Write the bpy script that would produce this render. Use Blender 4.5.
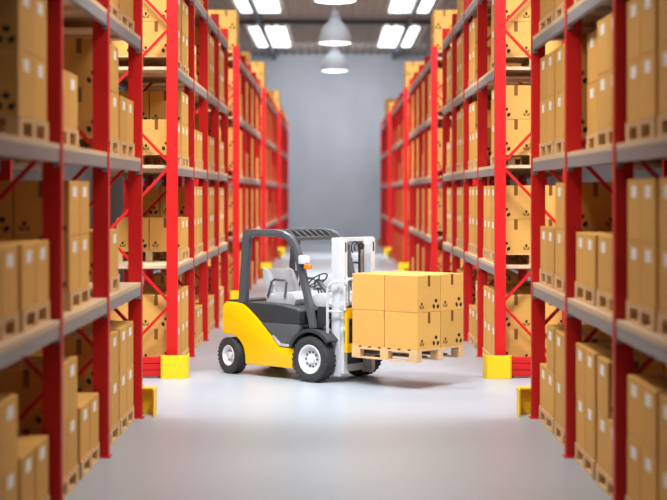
import bpy, bmesh, math, random
from mathutils import Vector, Matrix

for o in list(bpy.data.objects):
    bpy.data.objects.remove(o)
SC = bpy.context.scene
COL = SC.collection
PI = math.pi
rnd = random.Random(11)

# ------------------------------------------------------------------ camera, world, big lights, exposure
CAM_H, FPX, VPX, VPY = 2.6, 1600.0, 333.7, 193.0
cam = bpy.data.cameras.new('camera')
cam_o = bpy.data.objects.new('camera', cam)
COL.objects.link(cam_o)
cam_o.location = (-0.035, 0, CAM_H)
cam_o.rotation_euler = (PI / 2, 0, 0)
cam.sensor_width = 36
cam.lens = FPX / 667 * 36
cam.shift_x = -(VPX - 333.5) / 667
cam.shift_y = -(250 - VPY) / 667
cam.clip_end = 300
cam.dof.use_dof = True
cam.dof.focus_distance = 21.8
cam.dof.aperture_fstop = 0.95
SC.camera = cam_o

SC.view_settings.view_transform = 'Standard'
SC.view_settings.look = 'None'
SC.view_settings.gamma = 1
SC.view_settings.use_curve_mapping = False
SC.view_settings.exposure = -0.5

world = bpy.data.worlds.new('world')
SC.world = world
world.use_nodes = True
bgn = world.node_tree.nodes['Background']
bgn.inputs[0].default_value = (0.80, 0.88, 1.0, 1)
bgn.inputs[1].default_value = 0.11


def area(name, loc, sx, sy, power, color=(1, 1, 1), rot=(0, 0, 0), shape='RECTANGLE', spread=None, parent=None):
    l = bpy.data.lights.new(name, 'AREA')
    l.shape = shape
    l.size = sx
    if shape in ('RECTANGLE', 'ELLIPSE'):
        l.size_y = sy
    l.energy = power
    l.color = color
    if spread:
        l.spread = spread
    o = bpy.data.objects.new(name, l)
    COL.objects.link(o)
    o.location = loc
    o.rotation_euler = rot
    if parent:
        o.parent = parent
    return o


COOL = (0.94, 0.97, 1.0)
# high lights at both sides of each cross aisle, above the rack rows, and a softer row over the aisle
for d, z, p in ((19.2, 8.6, 620), (33.6, 9.3, 560), (48.5, 9.3, 560), (63.4, 9.3, 560)):
    for s in (-1, 1):
        area('cross_aisle_light', (s * 4.0, d, z), 2.6, 2.0, p, COOL, (math.radians(22), 0, 0), spread=math.radians(130))
area('aisle_light', (0, 17.0, 8.3), 2.4, 2.0, 165, COOL, (math.radians(34), 0, 0), spread=math.radians(64))  # added narrow beam aimed at the forklift to brighten its load
for d, z, p in ((35.2, 9.3, 260), (50.0, 9.3, 260), (65.0, 9.3, 260)):
    area('aisle_light', (0, d, z), 2.6, 3.0, p, COOL, spread=math.radians(75))
for d, p in ((11.0, 170), (27.5, 200), (43.0, 200), (58.0, 200)):
    area('aisle_light', (0, d, 9.3), 2.5, 6.0, p, COOL)
area('wall_wash_fill', (0, 76.5, 9.2), 8.0, 2.0, 980, COOL, (math.radians(35), 0, 0))  # added fill that brightens the back wall, no fixture there


# ------------------------------------------------------------------ materials
def lin(r, g, b):
    f = lambda c: (c / 255) / 12.92 if c / 255 <= 0.04045 else ((c / 255 + 0.055) / 1.055) ** 2.4
    return (f(r), f(g), f(b), 1)


def mat(name, col, rough=0.5, metal=0.0, var=0.0, scale=(8, 8, 8), bump=0.0, coat=0.0, obj_var=0.0, spec=0.5):
    m = bpy.data.materials.new(name)
    m.use_nodes = True
    nt = m.node_tree
    b = nt.nodes['Principled BSDF']
    b.inputs['Base Color'].default_value = col
    b.inputs['Roughness'].default_value = rough
    b.inputs['Metallic'].default_value = metal
    b.inputs['Specular IOR Level'].default_value = spec
    if coat:
        b.inputs['Coat Weight'].default_value = coat
        b.inputs['Coat Roughness'].default_value = 0.15
    if var or bump or obj_var:
        tc = nt.nodes.new('ShaderNodeTexCoord')
        mp = nt.nodes.new('ShaderNodeMapping')
        mp.inputs['Scale'].default_value = scale
        nt.links.new(tc.outputs['Object'], mp.inputs['Vector'])
        nz = nt.nodes.new('ShaderNodeTexNoise')
        nz.inputs['Scale'].default_value = 1
        nz.inputs['Detail'].default_value = 5
        nt.links.new(mp.outputs[0], nz.inputs['Vector'])
        hs = nt.nodes.new('ShaderNodeHueSaturation')
        hs.inputs['Color'].default_value = col
        mr = nt.nodes.new('ShaderNodeMapRange')
        mr.inputs['From Min'].default_value = 0.25
        mr.inputs['From Max'].default_value = 0.75
        mr.inputs['To Min'].default_value = 1 - var
        mr.inputs['To Max'].default_value = 1 + var
        nt.links.new(nz.outputs['Fac'], mr.inputs['Value'])
        val = mr.outputs[0]
        if obj_var:
            oi = nt.nodes.new('ShaderNodeObjectInfo')
            m2 = nt.nodes.new('ShaderNodeMapRange')
            m2.inputs['To Min'].default_value = 1 - obj_var
            m2.inputs['To Max'].default_value = 1 + obj_var
            nt.links.new(oi.outputs['Random'], m2.inputs['Value'])
            mm = nt.nodes.new('ShaderNodeMath')
            mm.operation = 'MULTIPLY'
            nt.links.new(val, mm.inputs[0])
            nt.links.new(m2.outputs[0], mm.inputs[1])
            val = mm.outputs[0]
        nt.links.new(val, hs.inputs['Value'])
        nt.links.new(hs.outputs[0], b.inputs['Base Color'])
        if bump:
            bp = nt.nodes.new('ShaderNodeBump')
            bp.inputs['Strength'].default_value = bump
            bp.inputs['Distance'].default_value = 0.01
            nt.links.new(nz.outputs['Fac'], bp.inputs['Height'])
            nt.links.new(bp.outputs[0], b.inputs['Normal'])
    return m


def emit(name, col, strength):
    m = bpy.data.materials.new(name)
    m.use_nodes = True
    b = m.node_tree.nodes['Principled BSDF']
    b.inputs['Base Color'].default_value = col
    b.inputs['Emission Color'].default_value = col
    b.inputs['Emission Strength'].default_value = strength
    return m


M = {
    'floor': mat('polished_concrete', lin(162, 170, 179), 0.34, var=0.035, scale=(0.6, 0.6, 0.6), spec=0.4),
    'wall': mat('painted_wall', lin(168, 172, 182), 0.8, var=0.16, scale=(0.35, 0.35, 0.2)),
    'wall_side': mat('side_wall_gap_shade', lin(92, 86, 84), 0.8, var=0.08, scale=(0.5, 0.5, 0.3)),  # wall tone darkened, painting in the dim gaps behind the racks
    'ceiling': mat('ceiling_sheet', lin(172, 164, 158), 0.6, var=0.08, scale=(1, 0.1, 1)),
    'beam_dark': mat('roof_steel', lin(86, 90, 98), 0.6, var=0.05),
    'sky': emit('skylight_glass', (0.92, 0.97, 1, 1), 4.0),
    'red': mat('red_rack_paint', lin(208, 26, 27), 0.45, var=0.03, scale=(3, 3, 1), spec=0.35),
    'grey_beam': mat('grey_beam_paint', lin(138, 137, 142), 0.45, var=0.04, scale=(4, 4, 4)),
    'deck': mat('plywood_deck', lin(214, 186, 150), 0.7, var=0.08, scale=(3, 30, 3)),
    'card': mat('cardboard', lin(221, 166, 86), 0.75, var=0.035, scale=(3, 3, 25), obj_var=0.07, spec=0.25),
    'tape': mat('brown_tape', lin(128, 82, 34), 0.35, var=0.05),
    'ink': mat('black_print', lin(28, 22, 16), 0.8),
    'paper': mat('white_label_paper', lin(246, 246, 242), 0.6),
    'wood': mat('pallet_wood', lin(222, 180, 128), 0.75, var=0.10, scale=(4, 40, 40), obj_var=0.06),
    'guard': mat('yellow_guard_paint', lin(250, 205, 22), 0.4, var=0.03),
    'yellow': mat('yellow_body_paint', lin(252, 192, 2), 0.3, var=0.01, coat=0.2, spec=0.4),
    'dark': mat('dark_grey_plastic', lin(52, 54, 56), 0.42, var=0.05),
    'dark2': mat('mid_grey_plastic', lin(84, 86, 88), 0.5, var=0.05),
    'frame': mat('grey_guard_steel', lin(80, 83, 86), 0.35, var=0.03, coat=0.3),
    'rubber': mat('tyre_rubber', lin(52, 52, 54), 0.65, var=0.08, scale=(20, 20, 20)),
    'rim': mat('white_rim_paint', lin(226, 226, 228), 0.3),
    'mast': mat('white_mast_paint', lin(206, 208, 212), 0.3, var=0.03),
    'steel': mat('bare_steel', lin(190, 190, 194), 0.28, metal=0.85),
    'fork': mat('fork_steel', lin(96, 92, 90), 0.4, metal=0.6),
    'seat': mat('light_grey_seat', lin(186, 187, 190), 0.5, var=0.03),
    'black': mat('black_rubber', lin(34, 34, 36), 0.5),
    'orange': mat('orange_lens', lin(245, 130, 30), 0.25),
    'lamp': mat('white_lamp_enamel', lin(176, 180, 188), 0.4),
    'lamp_glow': emit('lamp_glow', (1, 0.99, 0.96, 1), 7.0),
    'rod': mat('lamp_rod', lin(160, 162, 168), 0.4),
}


# ------------------------------------------------------------------ mesh helpers
def box(bm, x0, x1, y0, y1, z0, z1, mtx=None):
    v = [bm.verts.new(p) for p in ((x0, y0, z0), (x1, y0, z0), (x1, y1, z0), (x0, y1, z0),
                                   (x0, y0, z1), (x1, y0, z1), (x1, y1, z1), (x0, y1, z1))]
    for f in ((3, 2, 1, 0), (4, 5, 6, 7), (0, 1, 5, 4), (1, 2, 6, 5), (2, 3, 7, 6), (3, 0, 4, 7)):
        bm.faces.new([v[i] for i in f])
    if mtx:
        for q in v:
            q.co = mtx @ q.co
    return v


def prism(bm, poly, a, b, axis='y'):
    """polygon of (x, z) along y, (x, y) along z or (y, z) along x"""
    def P(p, t):
        return {'y': (p[0], t, p[1]), 'z': (p[0], p[1], t), 'x': (t, p[0], p[1])}[axis]
    A = [bm.verts.new(P(p, a)) for p in poly]
    B = [bm.verts.new(P(p, b)) for p in poly]
    n = len(poly)
    bm.faces.new(A)
    bm.faces.new(B[::-1])
    for i in range(n):
        bm.faces.new((A[i], B[i], B[(i + 1) % n], A[(i + 1) % n]))


def tube(bm, pts, r, seg=10, closed=False):
    pts = [Vector(p) for p in pts]
    n = len(pts)
    rings = []
    for i, p in enumerate(pts):
        if closed:
            t = pts[(i + 1) % n] - pts[i - 1]
        else:
            t = pts[min(i + 1, n - 1)] - pts[max(i - 1, 0)]
        t.normalize()
        up = Vector((0, 0, 1)) if abs(t.z) < 0.9 else Vector((0, 1, 0))
        a = t.cross(up).normalized()
        b = t.cross(a)
        rings.append([bm.verts.new(p + r * (math.cos(2 * PI * k / seg) * a + math.sin(2 * PI * k / seg) * b)) for k in range(seg)])
    m = n if closed else n - 1
    for i in range(m):
        R, S = rings[i], rings[(i + 1) % n]
        for k in range(seg):
            bm.faces.new((R[k], R[(k + 1) % seg], S[(k + 1) % seg], S[k]))
    if not closed:
        bm.faces.new(rings[0][::-1])
        bm.faces.new(rings[-1])


def bar(bm, p, q, w, t, side=Vector((1, 0, 0))):
    """flat bar of width w and thickness t from p to q"""
    p, q = Vector(p), Vector(q)
    d = (q - p).normalized()
    s = d.cross(side).normalized()
    e = d.cross(s).normalized()
    vs = []
    for c in (p, q):
        for a, b in ((-1, -1), (1, -1), (1, 1), (-1, 1)):
            vs.append(bm.verts.new(c + s * (a * w / 2) + e * (b * t / 2)))
    for f in ((3, 2, 1, 0), (4, 5, 6, 7), (0, 1, 5, 4), (1, 2, 6, 5), (2, 3, 7, 6), (3, 0, 4, 7)):
        bm.faces.new([vs[i] for i in f])


def lathe(bm, prof, axis='z', seg=32, c=(0, 0, 0)):
    """profile of (radius, height); closed if first and last meet the axis"""
    c = Vector(c)
    rings = []
    for r, h in prof:
        ring = []
        for k in range(seg):
            a = 2 * PI * k / seg
            u, v = r * math.cos(a), r * math.sin(a)
            ring.append(bm.verts.new(c + Vector({'z': (u, v, h), 'y': (u, h, v), 'x': (h, u, v)}[axis])))
        rings.append(ring)
    for i in range(len(rings) - 1):
        for k in range(seg):
            bm.faces.new((rings[i][k], rings[i][(k + 1) % seg], rings[i + 1][(k + 1) % seg], rings[i + 1][k]))
    if prof[0][0] > 1e-6 and prof[0] != prof[-1]:
        bm.faces.new(rings[0][::-1])
    if prof[-1][0] > 1e-6 and prof[0] != prof[-1]:
        bm.faces.new(rings[-1])


def to_mesh(name, bm, m, bevel=0.0, smooth=False, segs=2):
    bmesh.ops.remove_doubles(bm, verts=bm.verts, dist=1e-5)
    bmesh.ops.recalc_face_normals(bm, faces=bm.faces)
    if bevel:
        ed = [e for e in bm.edges if len(e.link_faces) == 2 and e.calc_face_angle(0) > 0.5]
        bmesh.ops.bevel(bm, geom=ed, offset=bevel, segments=segs, profile=0.6, affect='EDGES', clamp_overlap=True)
    me = bpy.data.meshes.new(name)
    bm.to_mesh(me)
    bm.free()
    me.materials.append(m)
    if smooth:
        me.shade_smooth()
        try:
            me.set_sharp_from_angle(angle=math.radians(35))
        except Exception:
            pass
    return me


def place(name, me, parent=None, loc=(0, 0, 0), rz=0.0):
    o = bpy.data.objects.new(name, me)
    COL.objects.link(o)
    o.location = loc
    o.rotation_euler = (0, 0, rz)
    if parent:
        o.parent = parent
    return o


def obj(name, bm, m, parent=None, bevel=0.0, smooth=False, loc=(0, 0, 0), rz=0.0):
    return place(name, to_mesh(name, bm, m, bevel, smooth), parent, loc, rz)


def tag(o, label, cat, group=None):
    o['label'] = label
    o['category'] = cat
    if group:
        o['group'] = group
    return o


def thing(name, label, cat, loc=(0, 0, 0), rz=0.0, group=None):
    o = bpy.data.objects.new(name, None)
    COL.objects.link(o)
    o.location = loc
    o.rotation_euler = (0, 0, rz)
    return tag(o, label, cat, group)


KIDS = {}


def copy_tree(o, parent=None):
    c = o.copy()
    COL.objects.link(c)
    if parent:
        c.parent = parent
    for ch in KIDS.get(o.name) or list(o.children):
        copy_tree(ch, c)
    return c


def struct(name, bm, m, bevel=0.0):
    o = obj(name, bm, m, None, bevel)
    o['kind'] = 'structure'
    return o


def NB():
    return bmesh.new()


# ------------------------------------------------------------------ the warehouse shell
CEIL, WALLY, SIDE = 9.8, 83.0, 6.0
b = NB(); box(b, -SIDE, SIDE, -8, WALLY, -0.3, 0); struct('floor', b, M['floor'])
b = NB(); box(b, -SIDE, SIDE, WALLY, WALLY + 0.3, 0, CEIL); struct('wall_back', b, M['wall'])
b = NB(); box(b, -SIDE - 0.3, -SIDE, -8, WALLY, 0, CEIL); struct('wall_left', b, M['wall_side'])
b = NB(); box(b, SIDE, SIDE + 0.3, -8, WALLY, 0, CEIL); struct('wall_right', b, M['wall_side'])
# corrugated roof sheet
b = NB()
x = -SIDE
prof = []
while x < SIDE - 0.01:
    prof += [(x, CEIL), (x + 0.16, CEIL), (x + 0.2, CEIL + 0.09), (x + 0.36, CEIL + 0.09)]
    x += 0.4
prof += [(SIDE, CEIL), (SIDE, CEIL + 0.3), (-SIDE, CEIL + 0.3)]
prism(b, prof, -8, WALLY); struct('ceiling', b, M['ceiling'])
n = 0
for k in range(5):
    yc = 14.4 + 14.85 * k
    for s in (-1, 1):
        for xa, xb in ((2.15, 2.98), (3.16, 3.70)):
            n += 1
            b = NB(); box(b, min(s * xa, s * xb), max(s * xa, s * xb), yc - 4.4, yc + 4.4, CEIL - 0.06, CEIL - 0.01)
            struct('window_%d' % n, b, M['sky'])
    for yy in (yc - 7.4,):
        b = NB(); box(b, -SIDE, SIDE, yy - 0.12, yy + 0.12, CEIL - 0.2, CEIL - 0.02); struct('trim_%d' % (k + 1), b, M['beam_dark'])
for s in (-1, 1):
    b = NB(); box(b, s * 3.07 - 0.07, s * 3.07 + 0.07, -8, WALLY, CEIL - 0.3, CEIL - 0.02)
    struct('trim_%d' % (7 + (s + 1) // 2), b, M['beam_dark'])

# ------------------------------------------------------------------ pallet racks
AX = 2.25          # aisle face of the racks
RD = 1.12          # depth of a rack
PW, PDp = 0.155, 0.11
LEV = (0.0, 1.57, 3.0, 4.4, 5.78)
TOP = 6.05
BAY = 2.72
# built with the aisle face at x = 0, running away from the aisle along +x, first frame at y = 0


def post_mesh():
    b = NB()
    # open channel with lips, back to the rack's inside
    w, d, t = PW, PDp, 0.02
    poly = [(0, -d / 2), (w, -d / 2), (w, d / 2), (w - 0.045, d / 2), (w - 0.045, d / 2 - t), (w - t, d / 2 - t), (w - t, -d / 2 + t),
            (t, -d / 2 + t), (t, d / 2 - t), (0.045, d / 2 - t), (0.045, d / 2), (0, d / 2)]
    prism(b, poly, 0.012, TOP, 'z')
    return to_mesh('upright_post', b, M['red'])


def plate_mesh():
    b = NB(); box(b, -0.02, PW + 0.02, -PDp / 2 - 0.03, PDp / 2 + 0.03, 0, 0.012)
    return to_mesh('foot_plate', b, M['red'])


ME_POST, ME_PLATE = post_mesh(), plate_mesh()


def beam_mesh():
    b = NB()
    prism(b, [(0.012, -0.15), (0.062, -0.15), (0.062, -0.045), (0.05, -0.045), (0.012, -0.045)], PDp / 2, BAY - PDp / 2)
    for y0 in (PDp / 2, BAY - PDp / 2 - 0.02):
        box(b, 0.0085, 0.066, y0, y0 + 0.02, -0.19, -0.046)
    return to_mesh('shelf_beam', b, M['grey_beam'], 0.004)


def deck_mesh():
    b = NB(); box(b, 0.01, RD - 0.01, PDp / 2 + 0.002, BAY - PDp / 2 - 0.002, -0.045, 0)
    return to_mesh('shelf_deck', b, M['deck'])


def joist_mesh():
    b = NB(); box(b, 0.068, RD - 0.068, -0.03, 0.03, -0.09, -0.045)
    return to_mesh('deck_joist', b, M['deck'])


ME_BEAM, ME_DECK, ME_JOIST = beam_mesh(), deck_mesh(), joist_mesh()


def brace_mesh(up):
    b = NB()
    x0, x1 = PW * 0.7, RD - PW * 0.7
    p, q = ((x0, 0, 0), (x1, 0, 0.95)) if up else ((x1, 0, 0), (x0, 0, 0.95))
    bar(b, p, q, 0.04, 0.03, Vector((0, 1, 0)))
    return to_mesh('diagonal_brace', b, M['red'])


ME_BR = (brace_mesh(True), brace_mesh(False))


def make_rack(name, side, y0, bays, label):
    r = thing(name, label, 'pallet rack', (side * AX, y0, 0), 0, 'red pallet racks')
    r.scale = (side, 1, 1)
    for i in range(bays + 1):
        y = i * BAY
        for x in (0, RD - PW):
            p = place('upright_post', ME_POST, r, (x, y, 0))
            place('foot_plate', ME_PLATE, p)
        for k in range(6):
            place('diagonal_brace', ME_BR[(k + 1) % 2], r, (0, y, 0.06 + k * 0.985))
    for i in range(bays):
        for z in LEV[1:]:
            place('shelf_beam', ME_BEAM, r, (0, i * BAY, z))
            bk = place('shelf_beam', ME_BEAM, r, (RD, i * BAY, z))
            bk.scale = (-1, 1, 1)
            dk = place('shelf_deck', ME_DECK, r, (0, i * BAY, z))
            for y in (0.75, BAY - 0.75):
                place('deck_joist', ME_JOIST, dk, (0, y, 0))
    return r


RACK_Y = (10.34 - BAY, 22.72, 37.6, 52.5, 67.4)
RACK_N = (4, 4, 4, 4, 4)
ORD = ['first', 'second', 'third', 'fourth', 'fifth', 'sixth', 'seventh', 'eighth', 'ninth', 'tenth', 'eleventh', 'twelfth',
       'thirteenth', 'fourteenth', 'fifteenth', 'sixteenth', 'seventeenth', 'eighteenth', 'nineteenth', 'twentieth']
WHICH = ['nearest', 'second', 'third', 'fourth', 'farthest']
SIDEN = {-1: 'left', 1: 'right'}
for s in (-1, 1):
    for k in range(5):
        make_rack('pallet_rack', s, RACK_Y[k], RACK_N[k],
                  '%s tall red steel pallet rack on the %s side of the aisle' % (WHICH[k], SIDEN[s]))


# yellow corner guards and red end barriers on the floor
def guard_mesh():
    b = NB()
    # U-shaped bent plate round the foot of the post
    o = [(-0.21, 0.32), (-0.21, 0.04), (-0.17, 0), (0.14, 0), (0.17, 0.03), (0.17, 0.06), (0.15, 0.06), (0.135, 0.02), (-0.165, 0.02), (-0.19, 0.045), (-0.19, 0.32)]
    prism(b, o, 0.0, 0.325, 'z')
    box(b, -0.188, 0.148, 0.021, 0.10, 0.29, 0.318)
    return to_mesh('corner_guard', b, M['guard'], 0.006)


def barrier_mesh():
    b = NB()
    for z in (0.03, 0.12, 0.21):
        prism(b, [(0.03, z), (0.06, z), (0.075, z + 0.02), (0.075, z + 0.055), (0.06, z + 0.075), (0.03, z + 0.075)], 0.15, RD + 0.02, 'x')
    box(b, 0.18, RD + 0.02, 0.045, 0.0745, 0.02, 0.295)
    return to_mesh('rail', b, M['red'], 0.004)


def barrier_posts():
    b = NB()
    for x in (0.2, RD - 0.1):
        box(b, x, x + 0.06, 0.0, 0.04, 0, 0.3)
    return to_mesh('support', b, M['red'])


ME_GU, ME_BA, ME_BP = guard_mesh(), barrier_mesh(), barrier_posts()
for s in (-1, 1):
    for k in range(5):
        for near in (True, False):
            if near and k == 0:
                continue
            y = RACK_Y[k] - 0.34 if near else RACK_Y[k] + RACK_N[k] * BAY + 0.34
            flip = 1 if near else -1
            g = place('corner_guard', ME_GU, None, (s * (AX + (0.04 if near else 0.07)), y, 0))
            g.scale = (s, flip, 1)
            tag(g, 'yellow corner guard at the %s end of the %s %s rack' % ('near' if near else 'far', WHICH[k], SIDEN[s]), 'corner guard', 'yellow corner guards')
            ba = thing('end_barrier', 'low red ribbed barrier across the %s end of the %s %s rack' % ('near' if near else 'far', WHICH[k], SIDEN[s]),
                       'barrier', (s * AX, y + flip * 0.06, 0), 0, 'red end barriers')
            ba.scale = (s, flip, 1)
            place('rail', ME_BA, ba)
            sup = place('support', ME_BP, ba, (0, 0.0755, 0))


# ------------------------------------------------------------------ pallets
PX, PY, PH = 1.0, 1.14, 0.165
BX, BY, BZ = 0.483, 0.562, 0.485


def pallet_parts():
    top = NB()
    for k in range(7):
        w = 0.115
        y = -PY / 2 + w / 2 + k * (PY - w) / 6
        box(top, -PX / 2, PX / 2, y - w / 2, y + w / 2, PH - 0.022, PH)
    for x in (-PX / 2 + 0.05, 0, PX / 2 - 0.05):
        box(top, x - 0.05, x + 0.05, -PY / 2, PY / 2, PH - 0.042, PH - 0.0215)
    bot = NB()
    for x in (-PX / 2 + 0.05, 0, PX / 2 - 0.05):
        box(bot, x - 0.05, x + 0.05, -PY / 2, PY / 2, 0, 0.021)
    blk = NB(); box(blk, -0.05, 0.05, -0.07, 0.07, 0.021, PH - 0.042)
    pos = [(x, y) for x in (-PX / 2 + 0.05, 0, PX / 2 - 0.05) for y in (-PY / 2 + 0.07, 0, PY / 2 - 0.07)]
    one = NB()
    for k in range(7):
        w = 0.115
        y = -PY / 2 + w / 2 + k * (PY - w) / 6
        box(one, -PX / 2, PX / 2, y - w / 2, y + w / 2, PH - 0.03, PH)
    for x in (-PX / 2 + 0.05, 0, PX / 2 - 0.05):
        box(one, x - 0.05, x + 0.05, -PY / 2, PY / 2, 0, 0.021)
        box(one, x - 0.05, x + 0.05, -PY / 2, PY / 2, PH - 0.045, PH - 0.03)
    for x, y in pos:
        box(one, x - 0.05, x + 0.05, y - 0.07, y + 0.07, 0.021, PH - 0.045)
    return (to_mesh('top_deck', top, M['wood'], 0.003), to_mesh('bottom_runner', bot, M['wood']), to_mesh('block', blk, M['wood'], 0.004), pos,
            to_mesh('wooden_pallet', one, M['wood']))


ME_PT, ME_PB, ME_BLK, BLKPOS, ME_PONE = pallet_parts()


def pallet(loc, rz, label, group, detailed):
    if not detailed:
        return tag(place('wooden_pallet', ME_PONE, None, loc, rz), label, 'pallet', group)
    r = thing('wooden_pallet', label, 'pallet', loc, rz, group)
    place('top_deck', ME_PT, r)
    place('bottom_runner', ME_PB, r)
    for x, y in BLKPOS:
        place('block', ME_BLK, r, (x, y, 0))
    return r


# ------------------------------------------------------------------ cardboard boxes
def carton_mesh():
    b = NB(); box(b, -BX / 2, BX / 2, -BY / 2, BY / 2, 0, BZ)
    return to_mesh('cardboard_box', b, M['card'], 0.006)


def tape_mesh():
    b = NB()
    w, e, drop = 0.026, 0.0012, 0.145
    box(b, -w, w, -BY / 2 - e, BY / 2 + e, BZ + 0.0002, BZ + e)
    for s in (-1, 1):
        y = s * BY / 2
        box(b, -w, w, min(y, y + s * e), max(y, y + s * e), BZ - drop, BZ + e)
    return to_mesh('tape_strip', b, M['tape'])


def ink_mesh(sg):
    """recycling arrows and a small handling sign printed on the end face"""
    b = NB()
    y = -BY / 2
    cx, cz, R = 0.146 * sg, 0.094, 0.058

    def flat(poly):
        prism(b, poly, y - 0.0012, y - 0.0001, 'y')
    for k in range(3):
        a0 = PI / 2 + k * 2 * PI / 3
        rot = lambda p: (cx + p[0] * math.cos(a0) - p[1] * math.sin(a0), cz + p[0] * math.sin(a0) + p[1] * math.cos(a0))
        # a bent arrow, its body on the outer side
        flat([rot(p) for p in ((R * 1.15, -0.028), (R * 0.75, -0.035), (R * 0.45, -0.016), (R * 0.50, 0.010), (R * 0.78, 0.028), (R * 1.12, 0.025), (R * 1.30, 0.002))])
    one = to_mesh('recycling_mark', b, M['ink'])
    b = NB()
    hx, hz = -0.150 * sg, 0.088
    for k in range(2):
        sx = 1 if k else -1
        flat([(hx + sx * q[0], hz + q[1]) for q in ((0.008, -0.040), (0.040, -0.030), (0.046, 0.004), (0.034, 0.004), (0.028, -0.018), (0.008, -0.024))])
    flat([(hx - 0.016, hz + 0.006), (hx + 0.016, hz + 0.006), (hx + 0.016, hz + 0.042), (hx - 0.016, hz + 0.042)])
    flat([(hx - 0.016, hz - 0.014), (hx + 0.016, hz - 0.014), (hx, hz + 0.002)])
    return one, to_mesh('handling_mark', b, M['ink'])


def label_mesh(sg):
    b = NB()
    x = sg * BX / 2
    box(b, min(x, x + sg * 0.0015), max(x, x + sg * 0.0015), -0.10, 0.10, 0.34, 0.432)
    return to_mesh('paper_label', b, M['paper'])


ME_BOX, ME_TAPE = carton_mesh(), tape_mesh()
ME_INK = {-1: ink_mesh(-1), 1: ink_mesh(1)}
ME_LAB = {-1: label_mesh(-1), 1: label_mesh(1)}


def carton(loc, rz, sg, label, group, detail=True):
    """sg = +1: aisle face (with the paper label) on +x, end face on -y"""
    c = place('cardboard_box', ME_BOX, None, loc, rz)
    tag(c, label, 'box', group)
    if detail:
        place('tape_strip', ME_TAPE, c)
        place('recycling_mark', ME_INK[sg][0], c)
        place('handling_mark', ME_INK[sg][1], c)
        place('paper_label', ME_LAB[sg], c)
    return c


# what stands in every bay: two pallets, each (front near, front far, back near, back far) layers of boxes
F2, F1, N0 = (2, 2, 2, 2), (1, 1, 2, 2), None
NEAR = {  # (side, level, bay): (near pallet, far pallet)
    (-1, 0, 1): (F2, F1), (-1, 0, 2): (F2, (1, 1, 2, 2)), (-1, 0, 3): (F2, F2),
    (-1, 1, 1): (F1, (1, 1, 2, 2)), (-1, 1, 2): (N0, F2), (-1, 1, 3): ((1, 1, 1, 1), N0),
    (-1, 2, 1): (N0, F2), (-1, 2, 2): ((1, 1, 1, 1), N0), (-1, 2, 3): (F2, (1, 1, 1, 1)),
    (-1, 3, 3): (F2, F2),
    (1, 0, 1): (F2, F2), (1, 0, 2): ((1, 2, 2, 2), F2), (1, 0, 3): (F2, (2, 1, 2, 2)),
    (1, 1, 1): (F2, F2), (1, 1, 2): (F1, F1), (1, 1, 3): (F2, (1, 1, 2, 2)),
    (1, 2, 1): (F2, F2), (1, 2, 2): (F2, F2), (1, 2, 3): (F2, F2),
    (1, 3, 3): (F2, F2), (1, 3, 2): (F2, F2),
}
SHIFT = {(-1, 1, 2, 1): (0.0, -0.6), (-1, 2, 1, 1): (0.0, -0.1), (1, 2, 2, 0): (0.0, 0.0), (1, 2, 2, 1): (0.10, -0.05)}   # pallets set back or along
FIRST = {(-1, 1, 1): None, (-1, 1, 2): (1, 1, 1, 1)}   # (side, rack, level) -> first pallet of that rack
LEVN = ['floor level', 'first shelf', 'second shelf', 'third shelf', 'top shelf']

cartons, pallets = [], []   # records
lay = random.Random(5)
for s in (-1, 1):
    for k in range(5):
        for L in range(5):
            for i in range(RACK_N[k]):
                if k == 0:
                    spec = NEAR.get((s, L, i))
                    if not spec:
                        continue
                else:
                    spec = []
                    for j in range(2):
                        u = lay.random()
                        sp = F2 if u < 0.62 else (1, 1, 1, 1) if u < 0.72 else (2, 1, 2, 2) if u < 0.82 else (1, 1, 2, 2) if u < 0.93 else N0
                        if L == 4:
                            v = lay.random()
                            sp = F2 if v < 0.05 else (1, 1, 1, 1) if v < 0.10 else N0
                            if i == 0 and j == 0 and k >= 2:
                                sp = F2 if k < 4 or s < 0 else (1, 1, 1, 1)
                        if i == 0 and j == 0 and L < 4:
                            sp = {0: F2, 1: F2, 2: F2, 3: F2}[L]
                            if k == 1:
                                sp = FIRST.get((s, k, L), (2, 2, 2, 2))
                        if (s, k, L, i, j) == (-1, 1, 1, 0, 1):
                            sp = (1, 1, 1, 1)
                        spec.append(sp)
                for j in range(2):
                    sp = spec[j]
                    if sp is None:
                        continue
                    py = RACK_Y[k] + i * BAY + BAY / 2 + (-0.635 if j == 0 else 0.635) + lay.uniform(-0.02, 0.02)
                    sx, sy = SHIFT.get((s, L, i, j), (0, 0)) if k == 0 else (0, 0)
                    py += sy
                    px = s * (AX + 0.07 + PX / 2 + sx)
                    rz = math.radians(lay.uniform(-0.5, 0.5))
                    z = LEV[L] + 0.0005
                    pallets.append(dict(s=s, k=k, L=L, y=py, loc=(px, py, z), rz=rz))
                    for c, nl in enumerate(sp):
                        fb, nf = c // 2, c % 2
                        for q in range(nl):
                            jit = lay.uniform(-0.002, 0.002)
                            cx = px + s * (-1 if fb == 0 else 1) * (BX / 2 + 0.006) + jit
                            cy = py + (-1 if nf == 0 else 1) * (BY / 2 + 0.005) + lay.uniform(-0.0015, 0.0015)
                            cartons.append(dict(s=s, k=k, L=L, fb=fb, q=q, y=cy, loc=(cx, cy, z + PH + 0.0006 + q * (BZ + 0.0025)),
                                                rz=rz * 0.5 + math.radians(lay.uniform(-0.2, 0.2))))
for idx, c in enumerate(cartons):
    c['id'] = idx
for idx, c in enumerate(pallets):
    c['id'] = idx

# boxes that show largest, pallets near enough to show their parts, pallets in view at all
def ids(*runs):
    return {i for a, b_ in runs for i in range(a, b_ + 1)}


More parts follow.
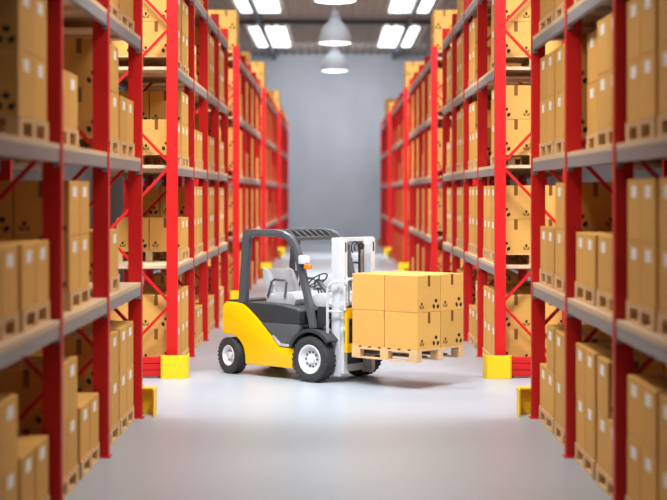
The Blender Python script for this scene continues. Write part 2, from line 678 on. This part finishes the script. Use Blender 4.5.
INDIV = ids((0, 3), (8, 9), (14, 17), (22, 23), (25, 25), (28, 31), (36, 39), (44, 45), (50, 51), (56, 61), (64, 65), (68, 71), (76, 77), (80, 83), (88, 89), (94,
            94), (100, 100), (102, 102), (108, 111), (113, 113), (116, 119), (124, 125), (129, 129), (131, 131), (133, 135), (139, 139), (146, 147),
            (152, 154), (157, 159), (161, 161), (164, 167), (180, 183), (196, 199), (204, 205), (208, 211), (213, 213), (217, 217), (220, 221), (230,
            231), (237, 237), (244, 245), (248, 252), (256, 259), (265, 265), (270, 271), (278, 281), (294, 297), (306, 307), (362, 363), (426, 427),
            (476, 477), (539, 540), (547, 547), (774, 775), (1009, 1009), (1026, 1027), (1032, 1035), (1040, 1042), (1047, 1050), (1055, 1058), (1063,
            1065), (1072, 1073), (1078, 1081), (1086, 1087), (1092, 1093), (1098, 1101), (1106, 1107), (1114, 1115), (1120, 1123), (1128, 1131),
            (1138, 1139), (1144, 1147), (1152, 1155), (1178, 1178), (1184, 1184), (1186, 1186), (1192, 1195), (1197, 1197), (1200, 1203), (1210,
            1211), (1213, 1213), (1215, 1217), (1221, 1223), (1225, 1225), (1229, 1229), (1242, 1247), (1250, 1253), (1260, 1261), (1266, 1269),
            (1282, 1285), (1298, 1301), (1306, 1309), (1314, 1315), (1320, 1323), (1330, 1331), (1336, 1339), (1352, 1353), (1356, 1360), (1364,
            1368), (1380, 1383), (1396, 1399), (1404, 1405), (1409, 1409), (1454, 1455), (1462, 1462), (1499, 1500), (1559, 1560), (1567, 1567),
            (1621, 1622), (1832, 1833), (2057, 2057))
PDET = ids((2, 15), (18, 18), (20, 20), (23, 25), (27, 27), (30, 33), (38, 39), (146, 161), (164, 165), (169, 169), (173, 174), (176, 176), (178, 178), (181,
            183), (188, 189))
PSHOW = ids((1, 45), (51, 51), (53, 55), (57, 57), (59, 59), (61, 67), (69, 73), (75, 75), (77, 78), (83, 83), (85, 85), (87, 88), (90, 90), (92, 95), (97, 97),
            (99, 99), (101, 105), (107, 107), (109, 111), (115, 116), (120, 120), (122, 122), (128, 129), (135, 135), (137, 137), (145, 161), (163,
            171), (173, 194), (201, 204), (206, 212), (214, 218), (220, 220), (222, 223), (227, 228), (230, 232), (234, 234), (236, 236), (238, 239),
            (241, 241), (243, 248), (250, 252), (256, 256), (262, 262), (264, 264), (266, 266), (269, 269), (271, 271), (273, 273), (277, 277), (279,
            280))


def ordinal(recs, far_end):
    recs.sort(key=lambda r: -r['y'] if far_end else r['y'])
    for i, r in enumerate(recs):
        r['ord'] = ORD[i]


rows = {}
for c in cartons:
    rows.setdefault((c['s'], c['k'], c['L'], c['fb'], c['q']), []).append(c)
for key, recs in rows.items():
    ordinal(recs, key[1] == 0)
prow = {}
for c in pallets:
    prow.setdefault((c['s'], c['k'], c['L']), []).append(c)
for key, recs in prow.items():
    ordinal(recs, key[1] == 0)

rest = NB()
for c in cartons:
    sg = -c['s']
    if INDIV is not None and c['id'] not in INDIV:
        Mx = Matrix.Translation(c['loc']) @ Matrix.Rotation(c['rz'], 4, 'Z')
        box(rest, -BX / 2, BX / 2, -BY / 2, BY / 2, 0, BZ, Mx)
        continue
    lab = 'cardboard box %s from the %s end, %s %s row, %s, %s %s rack' % (
        c['ord'], 'far' if c['k'] == 0 else 'near', ('lower', 'upper')[c['q']], ('front', 'rear')[c['fb']],
        LEVN[c['L']], WHICH[c['k']], SIDEN[c['s']])
    o = carton(c['loc'], c['rz'], sg, lab, 'cardboard boxes on the racks', True)
    o['bid'] = c['id']
if INDIV is not None:
    o = obj('cardboard_box_stock', rest, M['card'])
    o['kind'] = 'stuff'
    tag(o, 'remaining brown cardboard boxes deep in and far along the racks', 'boxes')
else:
    rest.free()
far = NB()
for c in pallets:
    if PSHOW is not None and c['id'] not in PSHOW:
        n0 = len(far.verts)
        far.from_mesh(ME_PONE)
        far.verts.ensure_lookup_table()
        Mx = Matrix.Translation(c['loc']) @ Matrix.Rotation(c['rz'], 4, 'Z')
        for v in far.verts[n0:]:
            v.co = Mx @ v.co
        continue
    lab = 'wooden pallet under boxes, %s from the %s end, %s, %s %s rack' % (
        c['ord'], 'far' if c['k'] == 0 else 'near', LEVN[c['L']], WHICH[c['k']], SIDEN[c['s']])
    o = pallet(c['loc'], c['rz'], lab, 'wooden pallets on the racks', c['k'] == 0 if PDET is None else c['id'] in PDET)
    o['pid'] = c['id']
me = bpy.data.meshes.new('wooden_pallet_stock')
far.to_mesh(me)
far.free()
me.materials.append(M['wood'])
o = place('wooden_pallet_stock', me)
o['kind'] = 'stuff'
tag(o, 'remaining wooden pallets under boxes, hidden behind the others in the racks', 'pallets')

# ------------------------------------------------------------------ forklift (x forward from the front axle, y to its left)
TH = math.radians(-40.5)
FORK = Vector((0.024, 22.425, 0))
fk = thing('forklift', 'yellow forklift truck with dark overhead guard carrying a pallet in the aisle', 'forklift', FORK, TH)


def arc(cx, cz, r, a0, a1, n):
    return [(cx + r * math.cos(math.radians(a0 + (a1 - a0) * i / n)), cz + r * math.sin(math.radians(a0 + (a1 - a0) * i / n))) for i in range(n + 1)]


# yellow body with the rear wheel arch cut out
b = NB()
poly = [(-1.65, 1.035), (-1.33, 1.03), (-1.10, 0.875), (-0.60, 0.455), (-0.34, 0.44), (-0.355, 0.16), (-1.265, 0.16)]
poly += arc(-1.59, 0.25, 0.325, -10, 90, 8)[1:]
poly += [(-1.71, 0.575), (-1.722, 0.70), (-1.705, 0.98)]
prism(b, poly, -0.56, 0.56)
obj('body', b, M['yellow'], fk, 0.022, True)
b = NB(); box(b, -1.65, -1.25, -0.32, 0.32, 0.2, 0.56); obj('rear_axle', b, M['black'], fk)
# hood and floor
b = NB()
prism(b, [(-1.30, 1.03), (-1.26, 1.045), (-0.70, 1.035), (-0.30, 0.99), (-0.24, 0.955), (-0.23, 0.78), (-0.97, 0.78), (-1.1, 0.885)], -0.545, 0.545)
obj('hood', b, M['dark'], fk, 0.02, True)
b = NB()
prism(b, [(-0.965, 0.775), (-0.23, 0.775), (-0.23, 0.70), (-0.30, 0.62), (-0.352, 0.54), (-0.362, 0.46), (-0.60, 0.47)], -0.552, 0.552)
obj('side_step', b, M['dark2'], fk, 0.012, True)
for s in (-1, 1):
    b = NB()
    prism(b, [(-0.74, 0.595), (-0.71, 0.605), (-0.585, 0.50), (-0.36, 0.485), (-0.345, 0.455), (-0.60, 0.462)], s * 0.545, s * 0.568)
    obj('step_trim', b, M['seat'], fk, 0.004)
b = NB(); box(b, -1.67, -1.34, -0.5, 0.5, 1.037, 1.06); obj('counterweight_cap', b, M['black'], fk, 0.01)
b = NB()
box(b, -0.36, 0.22, -0.36, 0.36, 0.18, 0.74)
obj('front_frame', b, M['dark'], fk, 0.02)
b = NB(); box(b, -0.23, 0.12, -0.5, 0.5, 0.745, 0.775); obj('floor_plate', b, M['black'], fk)
# front fenders
for s in (-1, 1):
    b = NB()
    o_ = arc(0.0, 0.31, 0.425, 158, 40, 16)
    i_ = arc(0.0, 0.31, 0.375, 40, 158, 16)
    prism(b, o_ + i_, s * 0.33, s * 0.60)
    obj('fender', b, M['dark'], fk, 0.006, True)
# dash and cowl
b = NB()
prism(b, [(0.0, 1.03), (0.21, 1.03), (0.22, 1.08), (0.14, 1.20), (0.02, 1.22), (-0.14, 1.15), (-0.13, 1.08)], -0.44, 0.44)
obj('dashboard', b, M['seat'], fk, 0.02, True)
b = NB(); prism(b, [(-0.03, 0.776), (0.17, 0.776), (0.20, 1.028), (0.0, 1.028)], -0.43, 0.43); obj('cowl', b, M['dark'], fk, 0.01)
b = NB()
for y in (-0.33, -0.27):
    tube(b, [(-0.05, y, 1.18), (-0.09, y, 1.26)], 0.009, 8)
    lathe(b, [(0.0, 1.25), (0.02, 1.26), (0.02, 1.28), (0.0, 1.29)], 'z', 10, (-0.09, y, 0))
obj('lever', b, M['black'], fk, 0, True)
# steering column and wheel
b = NB(); tube(b, [(0.0, -0.14, 1.15), (-0.24, -0.14, 1.36)], 0.035, 12); obj('steering_column', b, M['dark2'], fk, 0, True)
sw = NB()
tilt = Matrix.Translation((-0.25, -0.14, 1.375)) @ Matrix.Rotation(math.radians(-40), 4, 'Y')
ring = [tilt @ Vector((0.15 * math.cos(2 * PI * k / 40), 0.15 * math.sin(2 * PI * k / 40), 0)) for k in range(40)]
tube(sw, ring, 0.011, 8, True)
for a in (90, 210, 330):
    a = math.radians(a)
    tube(sw, [tilt @ Vector((0, 0, -0.01)), tilt @ Vector((0.147 * math.cos(a), 0.147 * math.sin(a), 0))], 0.010, 6)
tube(sw, [tilt @ Vector((0, 0, -0.035)), tilt @ Vector((0, 0, 0.01))], 0.035, 12)
obj('steering_wheel', sw, M['dark'], fk, 0, True)
# seat
b = NB()
prism(b, [(-1.08, 1.01), (-0.56, 1.0), (-0.52, 1.10), (-0.60, 1.19), (-0.70, 1.20), (-1.0, 1.16), (-1.12, 1.16)], -0.30, 0.30)
obj('seat_cushion', b, M['seat'], fk, 0.02, True)
b = NB()
prism(b, [(-1.10, 1.15), (-0.98, 1.15), (-1.08, 1.48), (-1.12, 1.515), (-1.19, 1.50)], -0.20, 0.20)
obj('seat_back', b, M['seat'], fk, 0.02, True)
for s in (-1, 1):
    b = NB()
    prism(b, [(-1.11, 1.12), (-0.94, 1.12), (-0.99, 1.32), (-1.08, 1.49), (-1.20, 1.53), (-1.17, 1.32)], s * 0.20, s * 0.275)
    obj('seat_bolster', b, M['seat'], fk, 0.02, True)
    b = NB()
    tube(b, [(-1.05, s * 0.31, 1.13), (-0.98, s * 0.31, 1.33), (-0.92, s * 0.31, 1.37), (-0.72, s * 0.31, 1.36), (-0.69, s * 0.31, 1.33), (-0.72, s * 0.31, 1.13)], 0.018, 8)
    obj('armrest', b, M['dark2'], fk, 0, True)
# overhead guard
G_OUT = [(-1.40, 1.03), (-1.315, 2.0), (-1.298, 2.05), (-1.25, 2.08), (-0.70, 2.088), (-0.54, 2.066), (-0.41, 2.01), (-0.31, 1.91), (-0.24, 1.79), (-0.055, 1.15), (0.05, 0.74)]
G_IN = [(-0.04, 0.74), (-0.15, 1.15), (-0.335, 1.76), (-0.395, 1.86), (-0.47, 1.93), (-0.56, 1.972), (-0.70, 1.988), (-1.13, 1.988), (-1.18, 1.965), (-1.197, 1.92), (-1.265, 1.03)]
for s in (-1, 1):
    b = NB()
    prism(b, G_OUT + G_IN, s * 0.475, s * 0.562)
    obj('guard_frame', b, M['frame'], fk, 0.014, True)
for p, q in (((-1.27, 2.0), (-1.19, 2.065)), ((-0.49, 1.93), (-0.42, 1.985))):
    b = NB(); box(b, p[0], q[0], -0.476, 0.476, p[1], q[1]); obj('guard_crossbar', b, M['frame'], fk, 0.01)
for k in range(7):
    y = -0.39 + k * 0.13
    b = NB()
    up = [(-1.20, 2.075), (-0.72, 2.085), (-0.56, 2.065), (-0.49, 2.02), (-0.42, 1.96)]
    dn = [(-0.45, 1.93), (-0.51, 1.98), (-0.575, 2.02), (-0.72, 2.04), (-1.20, 2.03)]
    prism(b, up + dn, y - 0.022, y + 0.022)
    obj('roof_bar', b, M['dark'], fk, 0.006)
# lights and mirrors on the front posts
for s in (-1, 1):
    hl = NB()
    box(hl, -0.18, -0.06, s * 0.585 - 0.055, s * 0.585 + 0.055, 1.62, 1.74)
    h = obj('headlight', hl, M['mast'], fk, 0.02, True)
    b = NB(); lathe(b, [(0.0, -0.058), (0.043, -0.058), (0.043, -0.045), (0.0, -0.045)], 'x', 16, (0.0, s * 0.585, 1.68))
    obj('lens', b, M['rim'], h)
    b = NB(); tube(b, [(-0.22, s * 0.565, 1.60), (-0.05, s * 0.60, 1.60)], 0.012, 8); br = obj('lamp_bracket', b, M['dark'], fk)
    b = NB(); box(b, -0.075, 0.02, s * 0.6 - 0.04, s * 0.6 + 0.04, 1.555, 1.618); obj('turn_signal', b, M['orange'], fk, 0.015, True)
b = NB(); box(b, -0.36, -0.33, -0.50, -0.38, 1.52, 1.75); obj('mirror', b, M['seat'], fk, 0.012, True)


# wheels
def tire_mesh(R, w, rin):
    b = NB()
    hw = w / 2
    prof = [(rin, -hw * 0.80), (rin + 0.02, -hw * 0.92), (R * 0.80, -hw), (R * 0.92, -hw * 0.96), (R * 0.985, -hw * 0.82)]
    for g in (-0.45, 0.0, 0.45):
        prof += [(R, hw * (g - 0.1)), (R * 0.955, hw * (g - 0.07)), (R * 0.955, hw * (g + 0.07)), (R, hw * (g + 0.1))]
    prof += [(R * 0.985, hw * 0.82), (R * 0.92, hw * 0.96), (R * 0.80, hw), (rin + 0.02, hw * 0.92), (rin, hw * 0.80), (rin, -hw * 0.80)]
    lathe(b, prof, 'y', 48)
    # shoulder lugs
    for k in range(28):
        for sy in (-1, 1):
            Mx = Matrix.Rotation(2 * PI * (k + 0.25 * sy) / 28, 4, 'Y') @ Matrix.Translation((R * 0.955, sy * hw * 0.80, 0))
            box(b, -0.012, 0.012, -hw * 0.19, hw * 0.19, -0.017, 0.017, Mx)
    return to_mesh('tyre', b, M['rubber'], 0, True)


def rim_mesh(r, w, s):
    b = NB()
    o = s * w / 2
    prof = [(0.0, o * 0.30), (r * 0.30, o * 0.30), (r * 0.34, o * 0.52), (r * 0.30, o * 0.62), (r * 0.28, o * 0.62)]
    prof = [(0.001, o * 0.72), (r * 0.26, o * 0.72), (r * 0.30, o * 0.66), (r * 0.32, o * 0.42), (r * 0.72, o * 0.40), (r * 0.80, o * 0.55), (r * 0.90, o * 0.88), (r * 1.0, o * 0.94),
            (r * 1.03, o * 0.86), (r * 1.0, o * 0.1), (r * 1.0, -o * 0.8), (0.001, -o * 0.8)]
    lathe(b, prof, 'y', 40)
    return to_mesh('rim', b, M['rim'], 0, True)


def bolt_mesh(r, w, s, n):
    b = NB()
    o = s * w / 2
    for k in range(n):
        a = 2 * PI * k / n
        lathe(b, [(0.001, o * 0.38), (r * 0.075, o * 0.38), (r * 0.075, o * 0.52), (0.001, o * 0.52)], 'y', 6, (r * 0.52 * math.cos(a), 0, r * 0.52 * math.sin(a)))
    return to_mesh('lug_bolts', b, M['dark'])


for x, z, y, R, w, rin, rz, n in ((0, 0.315, 0.51, 0.315, 0.215, 0.195, 0, 10), (-1.595, 0.26, 0.47, 0.26, 0.175, 0.143, -12, 6)):
    for s in (-1, 1):
        wh = place('wheel', tire_mesh(R, w, rin), fk, (x, s * y, z), math.radians(rz))
        rm = place('rim', rim_mesh(rin, w, s), wh)
        rm['label'] = 'white painted rim'
        place('lug_bolts', bolt_mesh(rin, w, s, n), wh)
b = NB(); tube(b, [(0, -0.41, 0.315), (0, 0.41, 0.315)], 0.07, 16); obj('front_axle', b, M['dark'], fk, 0, True)

# mast
for s in (-1, 1):
    b = NB()
    c = [(0.20, s * 0.372), (0.345, s * 0.372), (0.345, s * 0.290), (0.325, s * 0.290), (0.325, s * 0.345), (0.22, s * 0.345), (0.22, s * 0.290), (0.20, s * 0.290)]
    prism(b, c, 0.085, 1.985, 'z')
    obj('outer_mast_rail', b, M['mast'], fk, 0.004)
    b = NB()
    c = [(0.24, s * 0.338), (0.395, s * 0.338), (0.395, s * 0.262), (0.375, s * 0.262), (0.375, s * 0.315), (0.26, s * 0.315), (0.26, s * 0.262), (0.24, s * 0.262)]
    prism(b, c, 0.12, 1.97, 'z')
    obj('inner_mast_rail', b, M['mast'], fk, 0.004)
    b = NB(); tube(b, [(0.205, s * 0.25, 0.3), (0.205, s * 0.25, 1.72)], 0.026, 14); tube(b, [(0.205, s * 0.25, 1.72), (0.205, s * 0.25, 1.93)], 0.016, 12)
    obj('lift_cylinder', b, M['steel'], fk, 0, True)
    b = NB(); lathe(b, [(0.02, -0.018), (0.05, -0.018), (0.04, 0), (0.05, 0.018), (0.02, 0.018), (0.02, -0.018)], 'y', 20, (0.29, s * 0.16, 1.86))
    obj('chain_pulley', b, M['black'], fk, 0, True)
    b = NB()
    tube(b, [(0.335, s * 0.16, 0.62), (0.335, s * 0.16, 1.86)], 0.009, 6); tube(b, [(0.245, s * 0.16, 0.9), (0.245, s * 0.16, 1.86)], 0.009, 6)
    obj('lift_chain', b, M['dark2'], fk)
    b = NB(); prism(b, arc(0, 1.91, 0.014, 0, 180, 6) + arc(0, 1.80, 0.014, 180, 360, 6), 0.394, 0.399, 'x')
    for v in b.verts:
        v.co.y += s * 0.30
    obj('mast_slot', b, M['black'], fk)
for z0, z1, x0, x1 in ((1.925, 1.985, 0.20, 0.235), (1.05, 1.12, 0.17, 0.20), (0.12, 0.22, 0.19, 0.23)):
    b = NB(); box(b, x0, x1, -0.30, 0.30, z0, z1); obj('mast_crossmember', b, M['mast'], fk, 0.006)
b = NB()
for y, r in ((0.02, 0.085), (0.06, 0.06)):
    tube(b, [(0.30, y - r * math.cos(t), 1.84 + r * math.sin(t)) for t in [PI * k / 12 for k in range(-3, 13)]] + [(0.30, y + r, 1.2)], 0.010, 6)
obj('hydraulic_hose', b, M['black'], fk, 0, True)
b = NB()
tube(b, [(0.06, -0.40, 0.80), (0.11, -0.42, 0.74), (0.16, -0.41, 0.78), (0.19, -0.39, 0.86)], 0.02, 8)
tube(b, [(0.02, -0.42, 0.72), (0.10, -0.43, 0.70), (0.16, -0.42, 0.66), (0.19, -0.39, 0.60)], 0.02, 8)
tube(b, [(0.0, -0.38, 0.78), (0.19, -0.39, 0.70)], 0.03, 10)
obj('tilt_cylinder', b, M['steel'], fk, 0, True)
# carriage, load backrest, forks
b = NB()
box(b, 0.445, 0.495, -0.39, 0.39, 0.88, 1.02); box(b, 0.445, 0.495, -0.39, 0.39, 0.42, 0.54)
for y in (-0.365, 0.0, 0.365):
    box(b, 0.45, 0.49, y - 0.025, y + 0.025, 0.54, 0.88)
obj('carriage', b, M['yellow'], fk, 0.006)
b = NB()
zt = 1.42
tube(b, [(0.465, -0.40, 1.0), (0.465, -0.40, zt - 0.1), (0.465, -0.38, zt - 0.04), (0.465, -0.33, zt), (0.465, 0.33, zt), (0.465, 0.38, zt - 0.04), (0.465, 0.40, zt - 0.1), (0.465, 0.40, 1.0)], 0.02, 10)
for y in (-0.23, 0.0, 0.23):
    tube(b, [(0.465, y, 1.0), (0.465, y, zt)], 0.014, 8)
obj('load_backrest', b, M['mast'], fk, 0, True)
b = NB()
for z in (0.72, 1.06):
    box(b, 0.40, 0.455, -0.42, -0.30, z, z + 0.05)
obj('carriage_bracket', b, M['mast'], fk, 0.004)
b = NB()
tube(b, [(0.20, -0.40, 0.60), (0.20, -0.455, 0.66), (0.20, -0.46, 1.24), (0.215, -0.46, 1.31), (0.26, -0.455, 1.365), (0.33, -0.45, 1.385), (0.465, -0.40, 1.385)], 0.02, 10)
tube(b, [(0.20, -0.46, 0.98), (0.44, -0.41, 0.98)], 0.014, 8)
obj('mast_side_rail', b, M['mast'], fk, 0, True)
for y in (-0.19, 0.26):
    b = NB()
    prism(b, [(0.497, 1.03), (0.532, 1.03), (0.532, 0.455), (1.66, 0.44), (1.68, 0.425), (0.52, 0.412), (0.497, 0.43)], y - 0.06, y + 0.06)
    obj('fork', b, M['fork'], fk, 0.004)

# ------------------------------------------------------------------ the load on the forks
RZ = TH + PI / 2 - math.radians(1.5)   # the load sits slightly askew on the forks
ft = Matrix.Translation(FORK) @ Matrix.Rotation(TH, 4, 'Z')
LT, LY, LZ = 1.198, 0.05, 0.375
lt = Matrix.Translation(ft @ Vector((LT, LY, LZ))) @ Matrix.Rotation(RZ, 4, 'Z')
pallet(ft @ Vector((LT, LY, LZ)), RZ, 'pale wooden pallet raised on the forks of the yellow forklift', 'pallet on the forks', True)
for q in range(2):
    for a in range(2):
        for w in range(2):
            p = lt @ Vector(((w - 0.5) * (BX + 0.014), -(a - 0.5) * (BY + 0.012), PH + 0.0006 + q * (BZ + 0.0025)))
            lab = 'cardboard box on the forklift pallet, %s layer, %s the mast, %s side' % (('lower', 'upper')[q], ('beside', 'away from')[a], ('near', 'far')[w])
            c = place('cardboard_box', ME_BOX, None, p, RZ + math.radians((-0.2, 0.25, 0.2, -0.15)[q * 2 + a]))
            tag(c, lab, 'box', 'boxes on the forklift pallet')
            place('tape_strip', ME_TAPE, c)
            place('recycling_mark', ME_INK[1][0], c)
            place('handling_mark', ME_INK[1][1], c)

# ------------------------------------------------------------------ high bay lamps
def bay_lamp(y, label):
    r = thing('pendant_lamp', label, 'lamp', (0, y, 7.0), 0, 'white pendant lamps over the aisle')
    b = NB()
    outer = [(0.50, 0.0), (0.49, 0.10), (0.46, 0.24), (0.40, 0.40), (0.30, 0.54), (0.19, 0.64), (0.16, 0.72)]
    lathe(b, outer + [(q - 0.015, h - 0.004) for q, h in outer[::-1]] + [outer[0]], 'z', 40)
    obj('shade', b, M['lamp'], r, 0, True)
    b = NB(); lathe(b, [(0.001, 0.72), (0.15, 0.72), (0.13, 0.9), (0.08, 0.95), (0.001, 0.95)], 'z', 24); obj('ballast', b, M['rod'], r, 0, True)
    b = NB(); lathe(b, [(0.001, -0.035), (0.25, -0.03), (0.44, 0.0), (0.478, 0.03), (0.001, 0.03)], 'z', 40); obj('diffuser', b, M['lamp_glow'], r, 0, True)
    b = NB(); tube(b, [(0, 0, 0.95), (0, 0, CEIL - 7.0)], 0.03, 8); obj('hanging_rod', b, M['rod'], r)
    area('lamp_light', (0, 0, -0.06), 0.9, 0.9, 210, (1, 0.97, 0.92), (0, 0, 0), 'DISK', math.radians(125), r)
    return r


for y, w in ((15.2, 'nearest'), (26.2, 'second'), (36.7, 'third'), (47.0, 'fourth'), (57.6, 'farthest')):
    bay_lamp(y, '%s white dome pendant lamp hanging over the aisle' % w)
